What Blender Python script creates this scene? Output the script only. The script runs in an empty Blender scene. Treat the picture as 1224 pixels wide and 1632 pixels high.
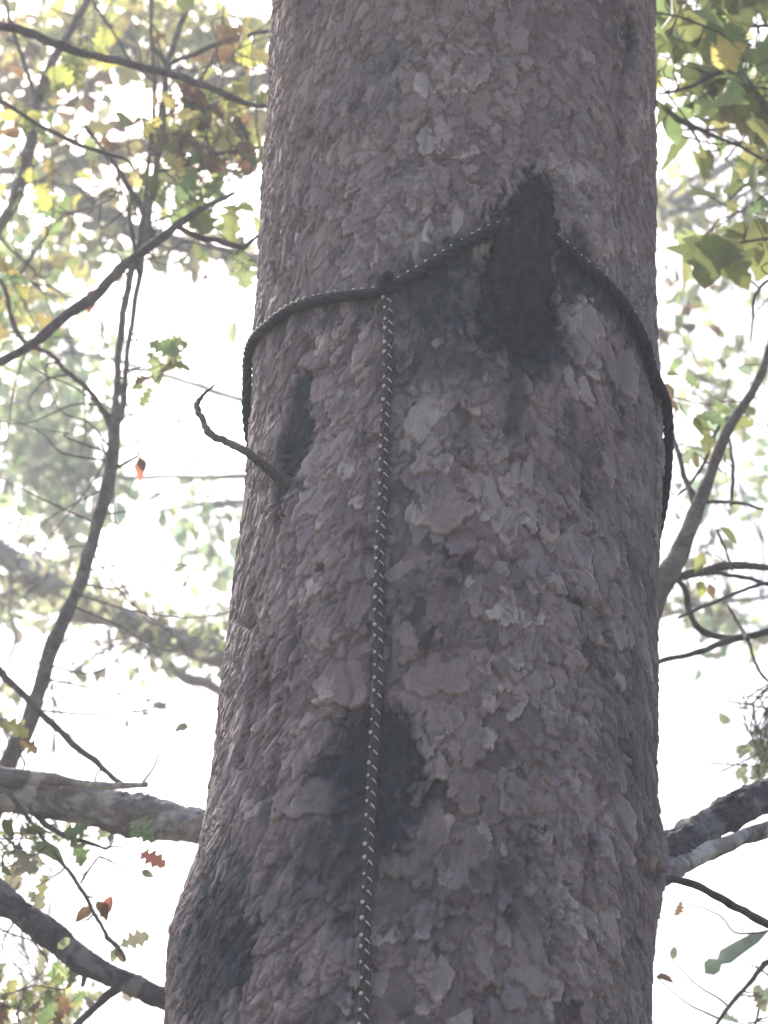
import bpy, math, random
import numpy as np
from mathutils import Vector, Matrix

random.seed(7); rng = np.random.default_rng(7)
R = math.radians
S = bpy.context.scene
COL = S.collection

# ------------------------------------------------------------------ camera
F = 3839.0                       # focal length in photo pixels (photo 1224 x 1632)
D = 2.48; CAMZ = 1.6; PITCH = 30.0
CAM = np.array([0.0, -D, CAMZ])
cd = bpy.data.cameras.new('camera'); cam = bpy.data.objects.new('camera', cd); COL.objects.link(cam)
cam.location = CAM; cam.rotation_euler = (R(90 + PITCH), 0, 0)
cd.sensor_fit = 'VERTICAL'; cd.sensor_height = 32.0; cd.lens = 32.0 * F / 1632.0
cd.clip_start = 0.05; cd.clip_end = 500
cd.dof.use_dof = True; cd.dof.focus_distance = 2.68; cd.dof.aperture_fstop = 9.0
S.camera = cam

# ------------------------------------------------------------------ world, sun, exposure
SUN_EL, SUN_AZ = 48.0, -28.0     # azimuth from +Y (behind the trunk), negative = left
w = bpy.data.worlds.new('World'); S.world = w; w.use_nodes = True
nt = w.node_tree; nt.nodes.clear()
sky = nt.nodes.new('ShaderNodeTexSky'); sky.sky_type = 'NISHITA'; sky.sun_disc = False
sky.sun_elevation = R(SUN_EL); sky.sun_rotation = R(SUN_AZ % 360)
sky.dust_density = 6.0; sky.air_density = 1.0; sky.ozone_density = 1.0
bg = nt.nodes.new('ShaderNodeBackground'); bg.inputs[1].default_value = 0.15
wo = nt.nodes.new('ShaderNodeOutputWorld')
nt.links.new(sky.outputs[0], bg.inputs[0]); nt.links.new(bg.outputs[0], wo.inputs[0])
sl = bpy.data.lights.new('sun', 'SUN'); sl.energy = 5.0; sl.angle = R(0.5); sl.color = (1.0, 0.94, 0.84)
so = bpy.data.objects.new('sun', sl); COL.objects.link(so)
sd = Vector((math.sin(R(SUN_AZ)) * math.cos(R(SUN_EL)), math.cos(R(SUN_AZ)) * math.cos(R(SUN_EL)), math.sin(R(SUN_EL))))
so.rotation_euler = sd.to_track_quat('Z', 'Y').to_euler(); so.location = sd * 30
S.view_settings.view_transform = 'Standard'; S.view_settings.look = 'None'
S.view_settings.gamma = 1.0; S.view_settings.exposure = 1.12
S.render.resolution_x = 768; S.render.resolution_y = 1024
S.render.engine = 'CYCLES'
S.cycles.max_bounces = 8; S.cycles.transparent_max_bounces = 8

# ------------------------------------------------------------------ helpers
cp, sp = math.cos(R(PITCH)), math.sin(R(PITCH))
def ray(x, y):
    a, b = (x - 612.0) / F, (816.0 - y) / F
    d = np.array([a, cp - b * sp, sp + b * cp]); return d
def at(x, y, Y):
    """the point of the plane at world depth Y seen at photo pixel x, y"""
    d = ray(x, y); t = (Y - CAM[1]) / d[1]; return CAM + d * t
def ppm(x, y, Y):                # pixels per metre there
    p = at(x, y, Y) - CAM; return F / (p[1] * cp + p[2] * sp)

def put(name, mesh, mat=None, parent=None):
    o = bpy.data.objects.new(name, mesh); COL.objects.link(o)
    if mat: mesh.materials.append(mat)
    if parent is not None: o.parent = parent; o.matrix_parent_inverse = parent.matrix_world.inverted()
    return o
def empty(name, loc, label=None, cat=None, group=None):
    o = bpy.data.objects.new(name, None); COL.objects.link(o); o.location = loc; o.empty_display_size = 0.2
    o.matrix_world = Matrix.Translation(Vector(loc))
    tag(o, label, cat, group); return o
def tag(o, label=None, cat=None, group=None, kind=None):
    if label: o['label'] = label
    if cat: o['category'] = cat
    if group: o['group'] = group
    if kind: o['kind'] = kind

def np_mesh(name, V, Fq, col=None, smooth=True):
    """V (n,3), Fq (m,k) faces of equal size"""
    V = np.asarray(V, np.float32); Fq = np.asarray(Fq, np.int32)
    m = bpy.data.meshes.new(name); n, k = Fq.shape
    m.vertices.add(len(V)); m.vertices.foreach_set('co', V.ravel())
    m.loops.add(n * k); m.loops.foreach_set('vertex_index', Fq.ravel())
    m.polygons.add(n); m.polygons.foreach_set('loop_start', np.arange(0, n * k, k, dtype=np.int32))
    try: m.polygons.foreach_set('loop_total', np.full(n, k, np.int32))
    except Exception: pass
    m.update(calc_edges=True); m.validate()
    if smooth: m.polygons.foreach_set('use_smooth', np.ones(n, bool))
    if col is not None:
        a = m.color_attributes.new('Col', 'FLOAT_COLOR', 'POINT')
        c = np.ones((len(V), 4), np.float32); c[:, :3] = col; a.data.foreach_set('color', c.ravel())
    return m

def catmull(P, n=6):
    P = np.asarray(P, float); Q = np.vstack([2 * P[0] - P[1], P, 2 * P[-1] - P[-2]]); out = []
    for i in range(1, len(Q) - 2):
        for t in np.linspace(0, 1, n, endpoint=False):
            a, b, c, d = Q[i - 1], Q[i], Q[i + 1], Q[i + 2]
            out.append(0.5 * ((2 * b) + (c - a) * t + (2 * a - 5 * b + 4 * c - d) * t * t + (3 * b - a - 3 * c + d) * t ** 3))
    out.append(P[-1]); return np.array(out)

def frames(P):
    T = np.gradient(P, axis=0); T /= np.linalg.norm(T, axis=1)[:, None] + 1e-12
    N = np.zeros_like(P); ref = np.array([0, 0, 1.0]) if abs(T[0][2]) < .9 else np.array([1.0, 0, 0])
    n = np.cross(T[0], ref); n /= np.linalg.norm(n); N[0] = n
    for i in range(1, len(P)):
        n = N[i - 1] - T[i] * np.dot(N[i - 1], T[i]); N[i] = n / (np.linalg.norm(n) + 1e-12)
    return T, N, np.cross(T, N)

def tube_geo(P, rad, seg=8, rough=0.0):
    T, N, B = frames(P); n = len(P)
    a = np.linspace(0, 2 * np.pi, seg, endpoint=False)
    m_ = max(2, n // 5); G = rng.uniform(-1, 1, (m_ + 1, seg)); G = .6 * G + .4 * np.roll(G, 1, 1); x_ = np.linspace(0, m_ - 1e-6, n); i_ = x_.astype(int); f_ = (x_ - i_)[:, None]
    rr = np.asarray(rad)[:, None] * (1 + 1.6 * rough * (G[i_] * (1 - f_) + G[i_ + 1] * f_) + .25 * rough * rng.uniform(-1, 1, (n, seg)))
    V = (P[:, None, :] + rr[..., None] * (np.cos(a)[None, :, None] * N[:, None, :] + np.sin(a)[None, :, None] * B[:, None, :])).reshape(-1, 3)
    V = np.vstack([V, P[0], P[-1]])
    i, j = np.meshgrid(np.arange(n - 1), np.arange(seg), indexing='ij'); j2 = (j + 1) % seg
    Q = np.stack([i * seg + j, i * seg + j2, (i + 1) * seg + j2, (i + 1) * seg + j], -1).reshape(-1, 4)
    j = np.arange(seg); j2 = (j + 1) % seg; z = n * seg
    c0 = np.stack([np.full(seg, z), j2, j, j], -1)[:, [0, 1, 2]]
    c1 = np.stack([np.full(seg, z + 1), (n - 1) * seg + j, (n - 1) * seg + j2], -1)
    tri = np.vstack([c0, c1])
    return V, Q, tri

class MB:
    def __init__(s): s.V = []; s.Q = []; s.T = []; s.n = 0
    def tube(s, P, rad, seg=8, rough=0.0):
        V, Q, T = tube_geo(np.asarray(P, float), rad, seg, rough)
        s.V.append(V); s.Q.append(Q + s.n); s.T.append(T + s.n); s.n += len(V)
    def raw(s, V, Q=None, T=None):
        s.V.append(V)
        if Q is not None: s.Q.append(np.asarray(Q) + s.n)
        if T is not None: s.T.append(np.asarray(T) + s.n)
        s.n += len(V)
    def mesh(s, name, smooth=True):
        m = bpy.data.meshes.new(name); V = np.vstack(s.V)
        Fs = [tuple(map(int, q)) for A in s.Q for q in A] + [tuple(map(int, q)) for A in s.T for q in A]
        m.from_pydata(V.tolist(), [], Fs); m.update()
        m.polygons.foreach_set('use_smooth', np.full(len(m.polygons), smooth)); return m
    def build(s, name, mat, parent=None, smooth=True):
        return put(name, s.mesh(name, smooth), mat, parent)

BR = []                          # points along the branches built so far, for leaf stalks to start from
def branch_path(pts, Y0, Y1=None, n=7, wob=0.06):
    """pts: (photo x, photo y, thickness px); depth runs Y0 -> Y1 along it"""
    Y1 = Y0 if Y1 is None else Y1; k = len(pts)
    P, r = [], []
    for i, (x, y, t) in enumerate(pts):
        Y = Y0 + (Y1 - Y0) * i / (k - 1)
        P.append(at(x, y, Y)); r.append(0.5 * t / ppm(x, y, Y))
    A = catmull(np.hstack([np.array(P), np.array(r)[:, None]]), n)
    P, r = A[:, :3], np.abs(A[:, 3])
    # knuckles and slight kinks of real twigs
    k = len(P); ph = rng.uniform(0, 6.28, 6)
    s = np.concatenate([[0], np.cumsum(np.linalg.norm(np.diff(P, axis=0), axis=1))]) / max(r.mean(), .002)
    r = r * (1 + 0.07 * np.sin(s * .55 + ph[0]) + 0.05 * np.sin(s * 1.3 + ph[1]) + rng.uniform(-.02, .02, k))
    o1 = np.stack([np.sin(s * f + rng.uniform(0, 6.28)) for f in (.34, .41, .29)], -1) + .5 * np.stack([np.sin(s * f + rng.uniform(0, 6.28)) for f in (.9, 1.1, .8)], -1)
    off = o1 * (r[:, None] * wob * 3.5); env = np.minimum(1, np.minimum(np.arange(k), np.arange(k)[::-1]) / 4)[:, None]; off *= env
    for p_, r_ in zip(P, r): BR.append((p_ + 0, r_))
    return P + off, r

# ------------------------------------------------------------------ materials
def new_mat(name):
    m = bpy.data.materials.new(name); m.use_nodes = True; t = m.node_tree
    b = t.nodes['Principled BSDF']; return m, t, b
def N_(t, typ, **kw):
    n = t.nodes.new(typ)
    for k, v in kw.items(): setattr(n, k, v)
    return n
def ramp(t, fac, stops):
    r = t.nodes.new('ShaderNodeValToRGB'); e = r.color_ramp.elements
    while len(e) < len(stops): e.new(0.5)
    for i, (p, c) in enumerate(stops): e[i].position = p; e[i].color = (*c, 1)
    t.links.new(fac, r.inputs[0]); return r.outputs[0]
def mixc(t, f, a, b, mode='MIX'):
    n = t.nodes.new('ShaderNodeMix'); n.data_type = 'RGBA'; n.blend_type = mode
    for s, v in ((n.inputs[0], f), (n.inputs[6], a), (n.inputs[7], b)):
        if hasattr(v, 'is_linked'): t.links.new(v, s)
        elif isinstance(v, (int, float)): s.default_value = v
        else: s.default_value = (*v, 1)
    return n.outputs[2]
def noise(t, scale, detail=4, rough=0.55, vec=None, dist=0.0):
    n = t.nodes.new('ShaderNodeTexNoise'); n.inputs['Scale'].default_value = scale
    n.inputs['Detail'].default_value = detail; n.inputs['Roughness'].default_value = rough; n.inputs['Distortion'].default_value = dist
    if vec is not None: t.links.new(vec, n.inputs['Vector'])
    return n.outputs[0]
def bump(t, h, strength, dist, nrm=None):
    n = t.nodes.new('ShaderNodeBump'); n.inputs['Strength'].default_value = strength; n.inputs['Distance'].default_value = dist
    t.links.new(h, n.inputs['Height'])
    if nrm is not None: t.links.new(nrm, n.inputs['Normal'])
    return n.outputs[0]

def bark_main():
    m, t, b = new_mat('pine_bark'); L = t.links
    at_ = N_(t, 'ShaderNodeAttribute', attribute_name='Col'); sep = N_(t, 'ShaderNodeSeparateColor'); L.new(at_.outputs['Color'], sep.inputs[0])
    tint, warm, soot_shade = sep.outputs
    tc = N_(t, 'ShaderNodeTexCoord'); ob = tc.outputs['Object']
    mp = N_(t, 'ShaderNodeMapping'); mp.inputs['Scale'].default_value = (1, 1, .45); L.new(ob, mp.inputs[0])
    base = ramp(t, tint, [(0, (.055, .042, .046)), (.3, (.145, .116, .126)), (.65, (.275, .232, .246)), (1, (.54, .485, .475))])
    wcol = ramp(t, tint, [(0, (.17, .130, .122)), (1, (.38, .31, .26))])
    c = mixc(t, warm, base, wcol)
    n1 = noise(t, 60, 6, .65, mp.outputs[0])
    c = mixc(t, .6, c, ramp(t, n1, [(.3, (.42, .42, .44)), (.7, (.62, .6, .6))]), 'OVERLAY')
    n2 = noise(t, 420, 4, .7, mp.outputs[0])
    c = mixc(t, .38, c, ramp(t, n2, [(.3, (.3, .3, .3)), (.7, (.7, .7, .7))]), 'OVERLAY')
    n3 = noise(t, 9, 3, .6)
    c = mixc(t, ramp(t, n3, [(.52, (0, 0, 0)), (.75, (.45, .45, .45))]), c, (.20, .205, .19))      # faint algae film
    ns = noise(t, 240, 4, .6, mp.outputs[0])
    c = mixc(t, soot_shade, c, ramp(t, ns, [(.3, (.022, .027, .036)), (.8, (.052, .058, .072))]))
    L.new(c, b.inputs['Base Color']); b.inputs['Roughness'].default_value = .92
    b.inputs['Specular IOR Level'].default_value = .2
    nb = bump(t, noise(t, 150, 5, .7, mp.outputs[0]), .55, .004)
    nb = bump(t, noise(t, 700, 3, .7, mp.outputs[0]), .35, .0015, nb)
    L.new(nb, b.inputs['Normal']); return m
def bark_mat(name, c0, c1, lichen=None, sc=40, amt=.6):
    m, t, b = new_mat(name); L = t.links
    tc = N_(t, 'ShaderNodeTexCoord')
    c = ramp(t, noise(t, sc, 6, .7, tc.outputs['Object']), [(.33, c0), (.68, c1)])
    if lichen:
        f = ramp(t, noise(t, sc * .45, 5, .65, tc.outputs['Object'], .6), [(.5, (0, 0, 0)), (.6, (amt, amt, amt))])
        c = mixc(t, f, c, lichen)
    L.new(c, b.inputs['Base Color']); b.inputs['Roughness'].default_value = .9
    b.inputs['Specular IOR Level'].default_value = .2
    L.new(bump(t, noise(t, sc * 2.5, 5, .7, tc.outputs['Object']), 1.0, .010), b.inputs['Normal']); return m
def leaf_mat(name, trans=.55):
    m, t, b = new_mat(name); L = t.links
    a = N_(t, 'ShaderNodeAttribute', attribute_name='Col')
    tc = N_(t, 'ShaderNodeTexCoord')
    c = mixc(t, .5, a.outputs['Color'], ramp(t, noise(t, 55, 4, .6, tc.outputs['Object']), [(.3, (.34, .34, .32)), (.7, (.66, .66, .62))]), 'OVERLAY')
    L.new(c, b.inputs['Base Color']); b.inputs['Roughness'].default_value = .6; b.inputs['Specular IOR Level'].default_value = .3
    tr = N_(t, 'ShaderNodeBsdfTranslucent'); L.new(mixc(t, 1.0, c, (1.0, 1.0, .85), 'MULTIPLY'), tr.inputs[0])
    mx = N_(t, 'ShaderNodeMixShader'); mx.inputs[0].default_value = trans
    L.new(b.outputs[0], mx.inputs[1]); L.new(tr.outputs[0], mx.inputs[2])
    L.new(mx.outputs[0], t.nodes['Material Output'].inputs[0]); return m
M_PINE = bark_main()
M_LIMB = bark_mat('limb_bark', (.12, .10, .105), (.36, .33, .33), (.62, .62, .60), 26, .8)
M_LIMBD = bark_mat('dark_limb_bark', (.055, .048, .055), (.17, .15, .16), (.42, .42, .41), 34, .5)
M_CHAR = bark_mat('charred_wood', (.022, .024, .030), (.075, .074, .082), None, 60)
M_TWIG = bark_mat('twig_bark', (.075, .062, .065), (.17, .145, .14), (.26, .27, .23), 45, .35)
M_SAP = bark_mat('sapling_bark', (.11, .09, .085), (.24, .21, .19), (.34, .36, .30), 40, .5)
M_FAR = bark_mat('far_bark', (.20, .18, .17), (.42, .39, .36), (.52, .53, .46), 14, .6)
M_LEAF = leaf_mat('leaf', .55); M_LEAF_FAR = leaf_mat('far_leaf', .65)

def plain(name, c, rough=.8, sc=300, v=.25):
    m, t, b = new_mat(name); tc = N_(t, 'ShaderNodeTexCoord')
    lo = tuple(x * (1 - v) for x in c); hi = tuple(min(1, x * (1 + v)) for x in c)
    t.links.new(ramp(t, noise(t, sc, 3, .6, tc.outputs['Object']), [(.3, lo), (.7, hi)]), b.inputs['Base Color'])
    b.inputs['Roughness'].default_value = rough; b.inputs['Specular IOR Level'].default_value = .3; return m
M_ROPE = plain('black_rope', (.030, .031, .038), .85, 500, .5)
M_ROPE2 = plain('worn_rope', (.060, .054, .058), .9, 500, .4)
M_TRACE = plain('pale_thread', (.62, .60, .52), .7, 600, .2)

# ------------------------------------------------------------------ ground
def ground():
    m, t, b = new_mat('leaf_litter'); tc = N_(t, 'ShaderNodeTexCoord')
    c = ramp(t, noise(t, 7, 8, .7, tc.outputs['Object']), [(.3, (.055, .045, .03)), (.5, (.14, .10, .065)), (.7, (.22, .17, .11))])
    c = mixc(t, ramp(t, noise(t, .35, 4, .6, tc.outputs['Object']), [(.45, (0, 0, 0)), (.6, (.8, .8, .8))]), c, (.07, .10, .04))
    t.links.new(c, b.inputs['Base Color']); b.inputs['Roughness'].default_value = .95
    t.links.new(bump(t, noise(t, 20, 6, .7, tc.outputs['Object']), .8, .05), b.inputs['Normal'])
    s = np.sign(np.linspace(-1, 1, 90)) * np.abs(np.linspace(-1, 1, 90)) ** 2.6 * 220
    X, Yg = np.meshgrid(s, s, indexing='ij')
    rr = np.hypot(X, Yg)
    Z = .05 * np.sin(X * .9) * np.cos(Yg * .7) * np.clip(rr / 2, 0, 1) + .5 * np.sin(X * .05 + 1) * np.sin(Yg * .06) * np.clip(rr / 30, 0, 1)
    V = np.stack([X, Yg, Z], -1).reshape(-1, 3); n = 90
    i, j = np.meshgrid(np.arange(n - 1), np.arange(n - 1), indexing='ij')
    Q = np.stack([i * n + j, (i + 1) * n + j, (i + 1) * n + j + 1, i * n + j + 1], -1).reshape(-1, 4)
    o = put('ground', np_mesh('ground', V, Q), m); tag(o, 'brown leaf litter and moss on the forest floor', None, None, 'structure')
ground()

# ------------------------------------------------------------------ the pine trunk
EDGES = [(-60, 430, 1046), (0, 429, 1047), (100, 427, 1048), (200, 421, 1048), (300, 414, 1049), (400, 408, 1050), (500, 402, 1053),
         (600, 397, 1057), (700, 390, 1062), (800, 380, 1061), (900, 367, 1056), (1000, 357, 1056), (1100, 346, 1056), (1200, 334, 1054),
         (1300, 319, 1052), (1400, 303, 1049), (1500, 286, 1046), (1632, 266, 1044), (1700, 258, 1043)]
_e = []
for y, l, r in EDGES:
    rad = .25
    for _ in range(3):
        Yp = -rad * rad / D * .9
        a, b = at(l, y, Yp), at(r, y, Yp); rad = (b[0] - a[0]) / 2 * .997
    _e.append((a[2], (a[0] + b[0]) / 2, rad))
_e.sort()
ez, ec, er = map(np.array, zip(*_e))
er = er - .0035                     # the bark plates stand this much proud
# carry on below and above the frame
s0 = (ec[3] - ec[0]) / (ez[3] - ez[0])
ez = np.concatenate([[-.25, 0, .35, .9], ez, [5.0, 8.0, 12.0, 15.5]])
ec = np.concatenate([[ec[0] - s0 * 1.2] * 2, [ec[0] - s0 * 1.1, ec[0] - s0 * .9], ec, [ec[-1] + .01, ec[-1] + .0, ec[-1] - .05, ec[-1] - .05]])
er = np.concatenate([[er[0] * 1.75, er[0] * 1.5, er[0] * 1.2, er[0] * 1.08], er, [er[-1] * .96, er[-1] * .78, er[-1] * .45, .03]])
def cen(z): return np.interp(z, ez, ec)
def radz(z): return np.interp(z, ez, er)
def hit(x, y):
    """theta, z on the trunk where photo pixel x, y falls (silhouette if it misses)"""
    d = ray(x, y); best = None
    ts = np.linspace((D - .45) / d[1], (D + .05) / d[1], 900)
    P = CAM[None] + ts[:, None] * d[None]
    g = np.hypot(P[:, 0] - cen(P[:, 2]), P[:, 1]) - radz(P[:, 2]) - .004
    k = np.argmax(g < 0) if (g < 0).any() else int(np.argmin(g))
    p = P[k]; return math.atan2(p[0] - cen(p[2]), -p[1]), p[2]
RM = .255                            # mean radius: arc metres = theta * RM

def vnoise(U, V, su, sv, seed, per=None):
    """smooth value noise, cells su x sv metres; periodic over per metres in U"""
    g = np.random.default_rng(seed); nu = max(2, int(round(per / su))) if per else 512
    u = (U / per * nu) if per else U / su; v = V / sv + 50
    G = g.uniform(-1, 1, (nu, 512))
    iu = np.floor(u).astype(int); iv = np.floor(v).astype(int); fu = u - iu; fv = v - iv
    fu = fu * fu * (3 - 2 * fu); fv = fv * fv * (3 - 2 * fv)
    a = G[iu % nu, iv % 512]; b = G[(iu + 1) % nu, iv % 512]; c = G[iu % nu, (iv + 1) % 512]; d_ = G[(iu + 1) % nu, (iv + 1) % 512]
    return (a * (1 - fu) + b * fu) * (1 - fv) + (c * (1 - fu) + d_ * fu) * fv

ZLO, ZHI = 2.02, 4.28
NT = 1000
PER = 2 * np.pi * RM
DU = PER / NT; DV = .00175
def make_trunk():
    zf = np.arange(ZLO, ZHI, DV); nv = len(zf)
    us = np.arange(NT) * DU - PER / 2
    U, Vv = np.meshgrid(us, zf, indexing='ij')
    H = -.004 + .0015 * vnoise(U, Vv, .02, .03, 1, PER) + np.zeros_like(U)
    TI = .35 + .25 * vnoise(U, Vv, .012, .02, 2, PER)
    WA = np.zeros_like(U) + .1
    g = np.random.default_rng(11)
    area = PER * (ZHI - ZLO)
    # furrow field: where plates sit deeper
    def stamp(cu, cv, a, b, rot, Hb, tk, ti, wa, lip=1.0):
        nonlocal H, TI, WA
        rr = max(a, b) * 1.45
        i0 = int((cu + PER / 2 - rr) / DU); i1 = int((cu + PER / 2 + rr) / DU) + 2
        j0 = max(0, int((cv - rr - ZLO) / DV)); j1 = min(nv, int((cv + rr - ZLO) / DV) + 2)
        if j1 <= j0: return
        ii = np.arange(i0, i1); im = ii % NT
        uu = ii * DU - PER / 2 - cu; vv = zf[j0:j1] - cv
        A, B = np.meshgrid(uu, vv, indexing='ij')
        c_, s_ = math.cos(rot), math.sin(rot)
        x = (A * c_ + B * s_) / a; y = (-A * s_ + B * c_) / b
        q = np.hypot(x, y); ph = np.arctan2(y, x); p = g.uniform(0, 6.28, 6)
        o = 1 + .16 * np.sin(2 * ph + p[0]) + .13 * np.sin(3 * ph + p[1]) + .10 * np.sin(5 * ph + p[2]) + .045 * np.sin(8 * ph + p[3]) + .03 * np.sin(13 * ph + p[4])
        q = q / o
        low = np.clip(.62 - .6 * y / np.maximum(q, .3) * np.clip(q * 1.4, 0, 1), 0, 1)       # 1 at the free lower edge
        edge = np.clip((1 - q) * a / .0022, 0, 1)
        # a flat scale tilted outward: tucked in at its top, free and slightly curled at its lower rim
        h = Hb + tk * (.25 - .75 * y) * lip - tk * .55 * (1 - edge) + .0012 * np.clip((q - .72) / .28, 0, 1) * low
        ix = np.ix_(im, np.arange(j0, j1)); cur = H[ix]
        win = (q < 1) & (h > cur)
        gro = (q >= 1) & (q < 1 + .0030 / a) & (low > .45) & (Hb > -.0005)
        cur = np.where(gro, np.maximum(cur - .0028, Hb - .0035), cur)
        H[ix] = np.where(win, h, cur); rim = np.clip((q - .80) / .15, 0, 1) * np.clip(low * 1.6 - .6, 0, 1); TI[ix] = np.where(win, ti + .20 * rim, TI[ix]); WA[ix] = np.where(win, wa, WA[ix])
    def orient(cu, cv):
        # plates lean with the twist of the trunk: right side leans one way, left the other
        x = cu / RM
        return .60 * np.clip(x / .7, -1, 1) * (1.1 if cv < 3.2 else .45)
    groups = [(.020, 1300, 1.8, .0036, -.0008), (.0130, 5600, 1.75, .0038, .0000), (.0086, 6500, 1.7, .0034, .0000), (.0055, 3200, 1.6, .0024, .0004)]
    lo = lambda cu, cv: float(vnoise(np.array([cu]), np.array([cv]), .07, .20, 5, PER)[0])
    allp = []
    for a0, cnt, asp, tk, hb in groups:
        for k in range(cnt):
            cu = g.uniform(-PER / 2, PER / 2); cv = g.uniform(ZLO - .03, ZHI + .03)
            f = lo(cu, cv)
            a = a0 * math.exp(g.normal(0, .28)); b = a * asp * math.exp(g.normal(0, .22))
            if abs(cu) > .18: b *= 1.35; a *= .9
            rot = orient(cu, cv) + g.normal(0, .30)
            Hb = g.uniform(-.0022, .0020) + hb + .0022 * f
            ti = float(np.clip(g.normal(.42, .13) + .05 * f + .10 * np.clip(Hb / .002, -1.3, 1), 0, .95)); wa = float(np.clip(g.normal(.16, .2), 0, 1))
            if g.random() < .012 and a < .014: ti = .9; wa = .45
            stamp(cu, cv, a, b, rot, Hb, tk * g.uniform(.55, 1.15), ti, wa, g.uniform(.7, 1.3))
    # a few distinct plates of the photograph
    for (x, y, a, b, rot, ti, wa) in [(705, 805, .040, .038, .1, .62, .45), (668, 740, .012, .016, 0, .78, .6), (700, 1075, .038, .034, 0, .55, .35),
                                      (990, 1085, .011, .014, .3, 1.0, .75), (515, 1110, .014, .010, 0, .85, .45), (1010, 590, .030, .045, -.2, .6, .1),
                                      (585, 320, .030, .034, .2, .50, .2), (830, 50, .020, .034, 0, .62, .1), (800, 45, .012, .030, 0, .60, .1), (925, 545, .030, .026, 0, .62, 0),
                                      (545, 1090, .045, .03, 0, .42, .3), (500, 1270, .045, .03, .2, .45, .1), (620, 660, .02, .03, 0, .5, .2),
                                      (297, 1448, .020, .036, -.2, .95, .95), (285, 1475, .014, .03, -.2, .9, .9), (730, 420, .014, .026, .0, .5, 0)]:
        th, z = hit(x, y); stamp(th * RM, z, a * .8, b * .8, rot, .0020 if ti < .7 else .0050, .0030, .5 + (ti - .5) * .6 if ti < .7 else ti, wa)
    # furrows and large relief
    F1 = vnoise(U + .02 * vnoise(U, Vv, .05, .05, 21, PER), Vv, .055, .30, 22, PER)
    side = np.clip((np.abs(U) - .12) / .2, 0, 1)
    fur = np.clip(1 - np.abs(F1) / .10, 0, 1) ** 1.2
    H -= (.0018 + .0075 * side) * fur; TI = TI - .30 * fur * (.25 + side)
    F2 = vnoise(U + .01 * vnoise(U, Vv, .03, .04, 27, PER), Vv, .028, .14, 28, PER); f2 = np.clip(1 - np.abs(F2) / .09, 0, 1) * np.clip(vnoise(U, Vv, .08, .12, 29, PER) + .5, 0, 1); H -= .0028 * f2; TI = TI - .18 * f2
    H += .004 * vnoise(U, Vv, .16, .22, 23, PER) + .0012 * vnoise(U, Vv, .008, .012, 24, PER) + .0006 * vnoise(U, Vv, .004, .005, 25, PER) - .0022 * np.clip(1 - np.abs(vnoise(U, Vv, .014, .03, 26, PER)) / .18, 0, 1)
    # stains (weathered black resin and soot), knot scars and the rope's painted shade, placed on the surface in metres
    SO = np.zeros_like(U); Hk = np.zeros_like(U)
    nz = .6 * vnoise(U, Vv, .030, .040, 31, PER) + .3 * vnoise(U, Vv, .010, .013, 32, PER) + .2 * vnoise(U, Vv, .004, .006, 33, PER)
    for (x, y, ru, rv) in [(872, 312, .018, .026), (845, 292, .014, .014), (790, 352, .014, .014)]:      # bare reddish wood round the stub
        th, z = hit(x, y); m = np.exp(-(((U - th * RM) / ru) ** 2 + ((Vv - z) / rv) ** 2)); WA = np.maximum(WA, m * 1.0); TI = TI * (1 - .6 * m) + .18 * .6 * m
    HN = np.clip((H - .001) * 60, -.2, .25)
    def stain_shade(x, y, ru, rv, s, rot=0.0, dep=0.0, soft=.45, rough=.45):
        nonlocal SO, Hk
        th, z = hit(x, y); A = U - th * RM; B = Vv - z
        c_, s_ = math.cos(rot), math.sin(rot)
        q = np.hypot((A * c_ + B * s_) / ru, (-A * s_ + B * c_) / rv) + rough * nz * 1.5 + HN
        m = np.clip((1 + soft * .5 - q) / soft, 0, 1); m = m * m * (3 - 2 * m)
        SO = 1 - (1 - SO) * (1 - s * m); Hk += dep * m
    # the black scar at the peak of the rope
    stain_shade(848, 318, .020, .050, .95, .0, -.006, .5, .5)
    stain_shade(872, 300, .010, .030, .7, .0, -.003, .6, .6)
    stain_shade(838, 370, .036, .060, .97, .0, -.008, .5, .35)
    stain_shade(832, 450, .046, .080, .97, .0, -.010, .5, .3)
    stain_shade(840, 525, .044, .055, .90, 0, -.006, .6, .4)
    stain_shade(835, 480, .036, .090, .9, 0, 0, .5, .25)
    stain_shade(745, 450, .090, .060, .62, .15, -.002, .8, .3)
    stain_shade(690, 480, .075, .055, .62, .15, 0, .9, .3)
    stain_shade(760, 540, .100, .055, .55, .1, 0, 1.0, .4)
    stain_shade(905, 425, .026, .060, .85, -.3, -.004, .6, .4)
    stain_shade(826, 600, .012, .060, .65, 0, -.004, .8, .5)
    stain_shade(700, 600, .05, .05, .30, 0, 0, 1.0, .5)
    for (x, y, s_) in [(915, 415, .9), (935, 438, .9), (955, 458, .85), (975, 478, .8), (995, 498, .8), (1012, 522, .8), (1028, 550, .8), (1040, 585, .8), (1050, 630, .8), (440, 530, .6), (480, 503, .6), (530, 492, .65), (580, 485, .6), (650, 460, .7), (690, 432, .8), (730, 408, .85)]:  # dark band along the rope's underside, stain and shade painted together
        stain_shade(x, y, .020, .026, s_, 0, -.001, .7, .3)
    # hollow left of centre, beside the dead twig
    stain_shade(466, 668, .021, .062, .92, .0, -.012, .4, .3)
    stain_shade(463, 745, .024, .055, .92, .1, -.008, .5, .35)
    stain_shade(478, 775, .020, .020, .8, .1, -.002, .6, .4)
    # patch behind the lower rope
    stain_shade(600, 1185, .056, .045, .92, 0, -.008, .6, .35)
    stain_shade(588, 1245, .044, .062, .72, 0, -.005, 1.1, .6)
    stain_shade(575, 1320, .065, .055, .50, .3, 0, 1.1, .5)
    stain_shade(650, 1240, .018, .060, .55, 0, 0, .9, .5)
    stain_shade(520, 1290, .06, .07, .45, 0, 0, 1.0, .4)
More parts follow.
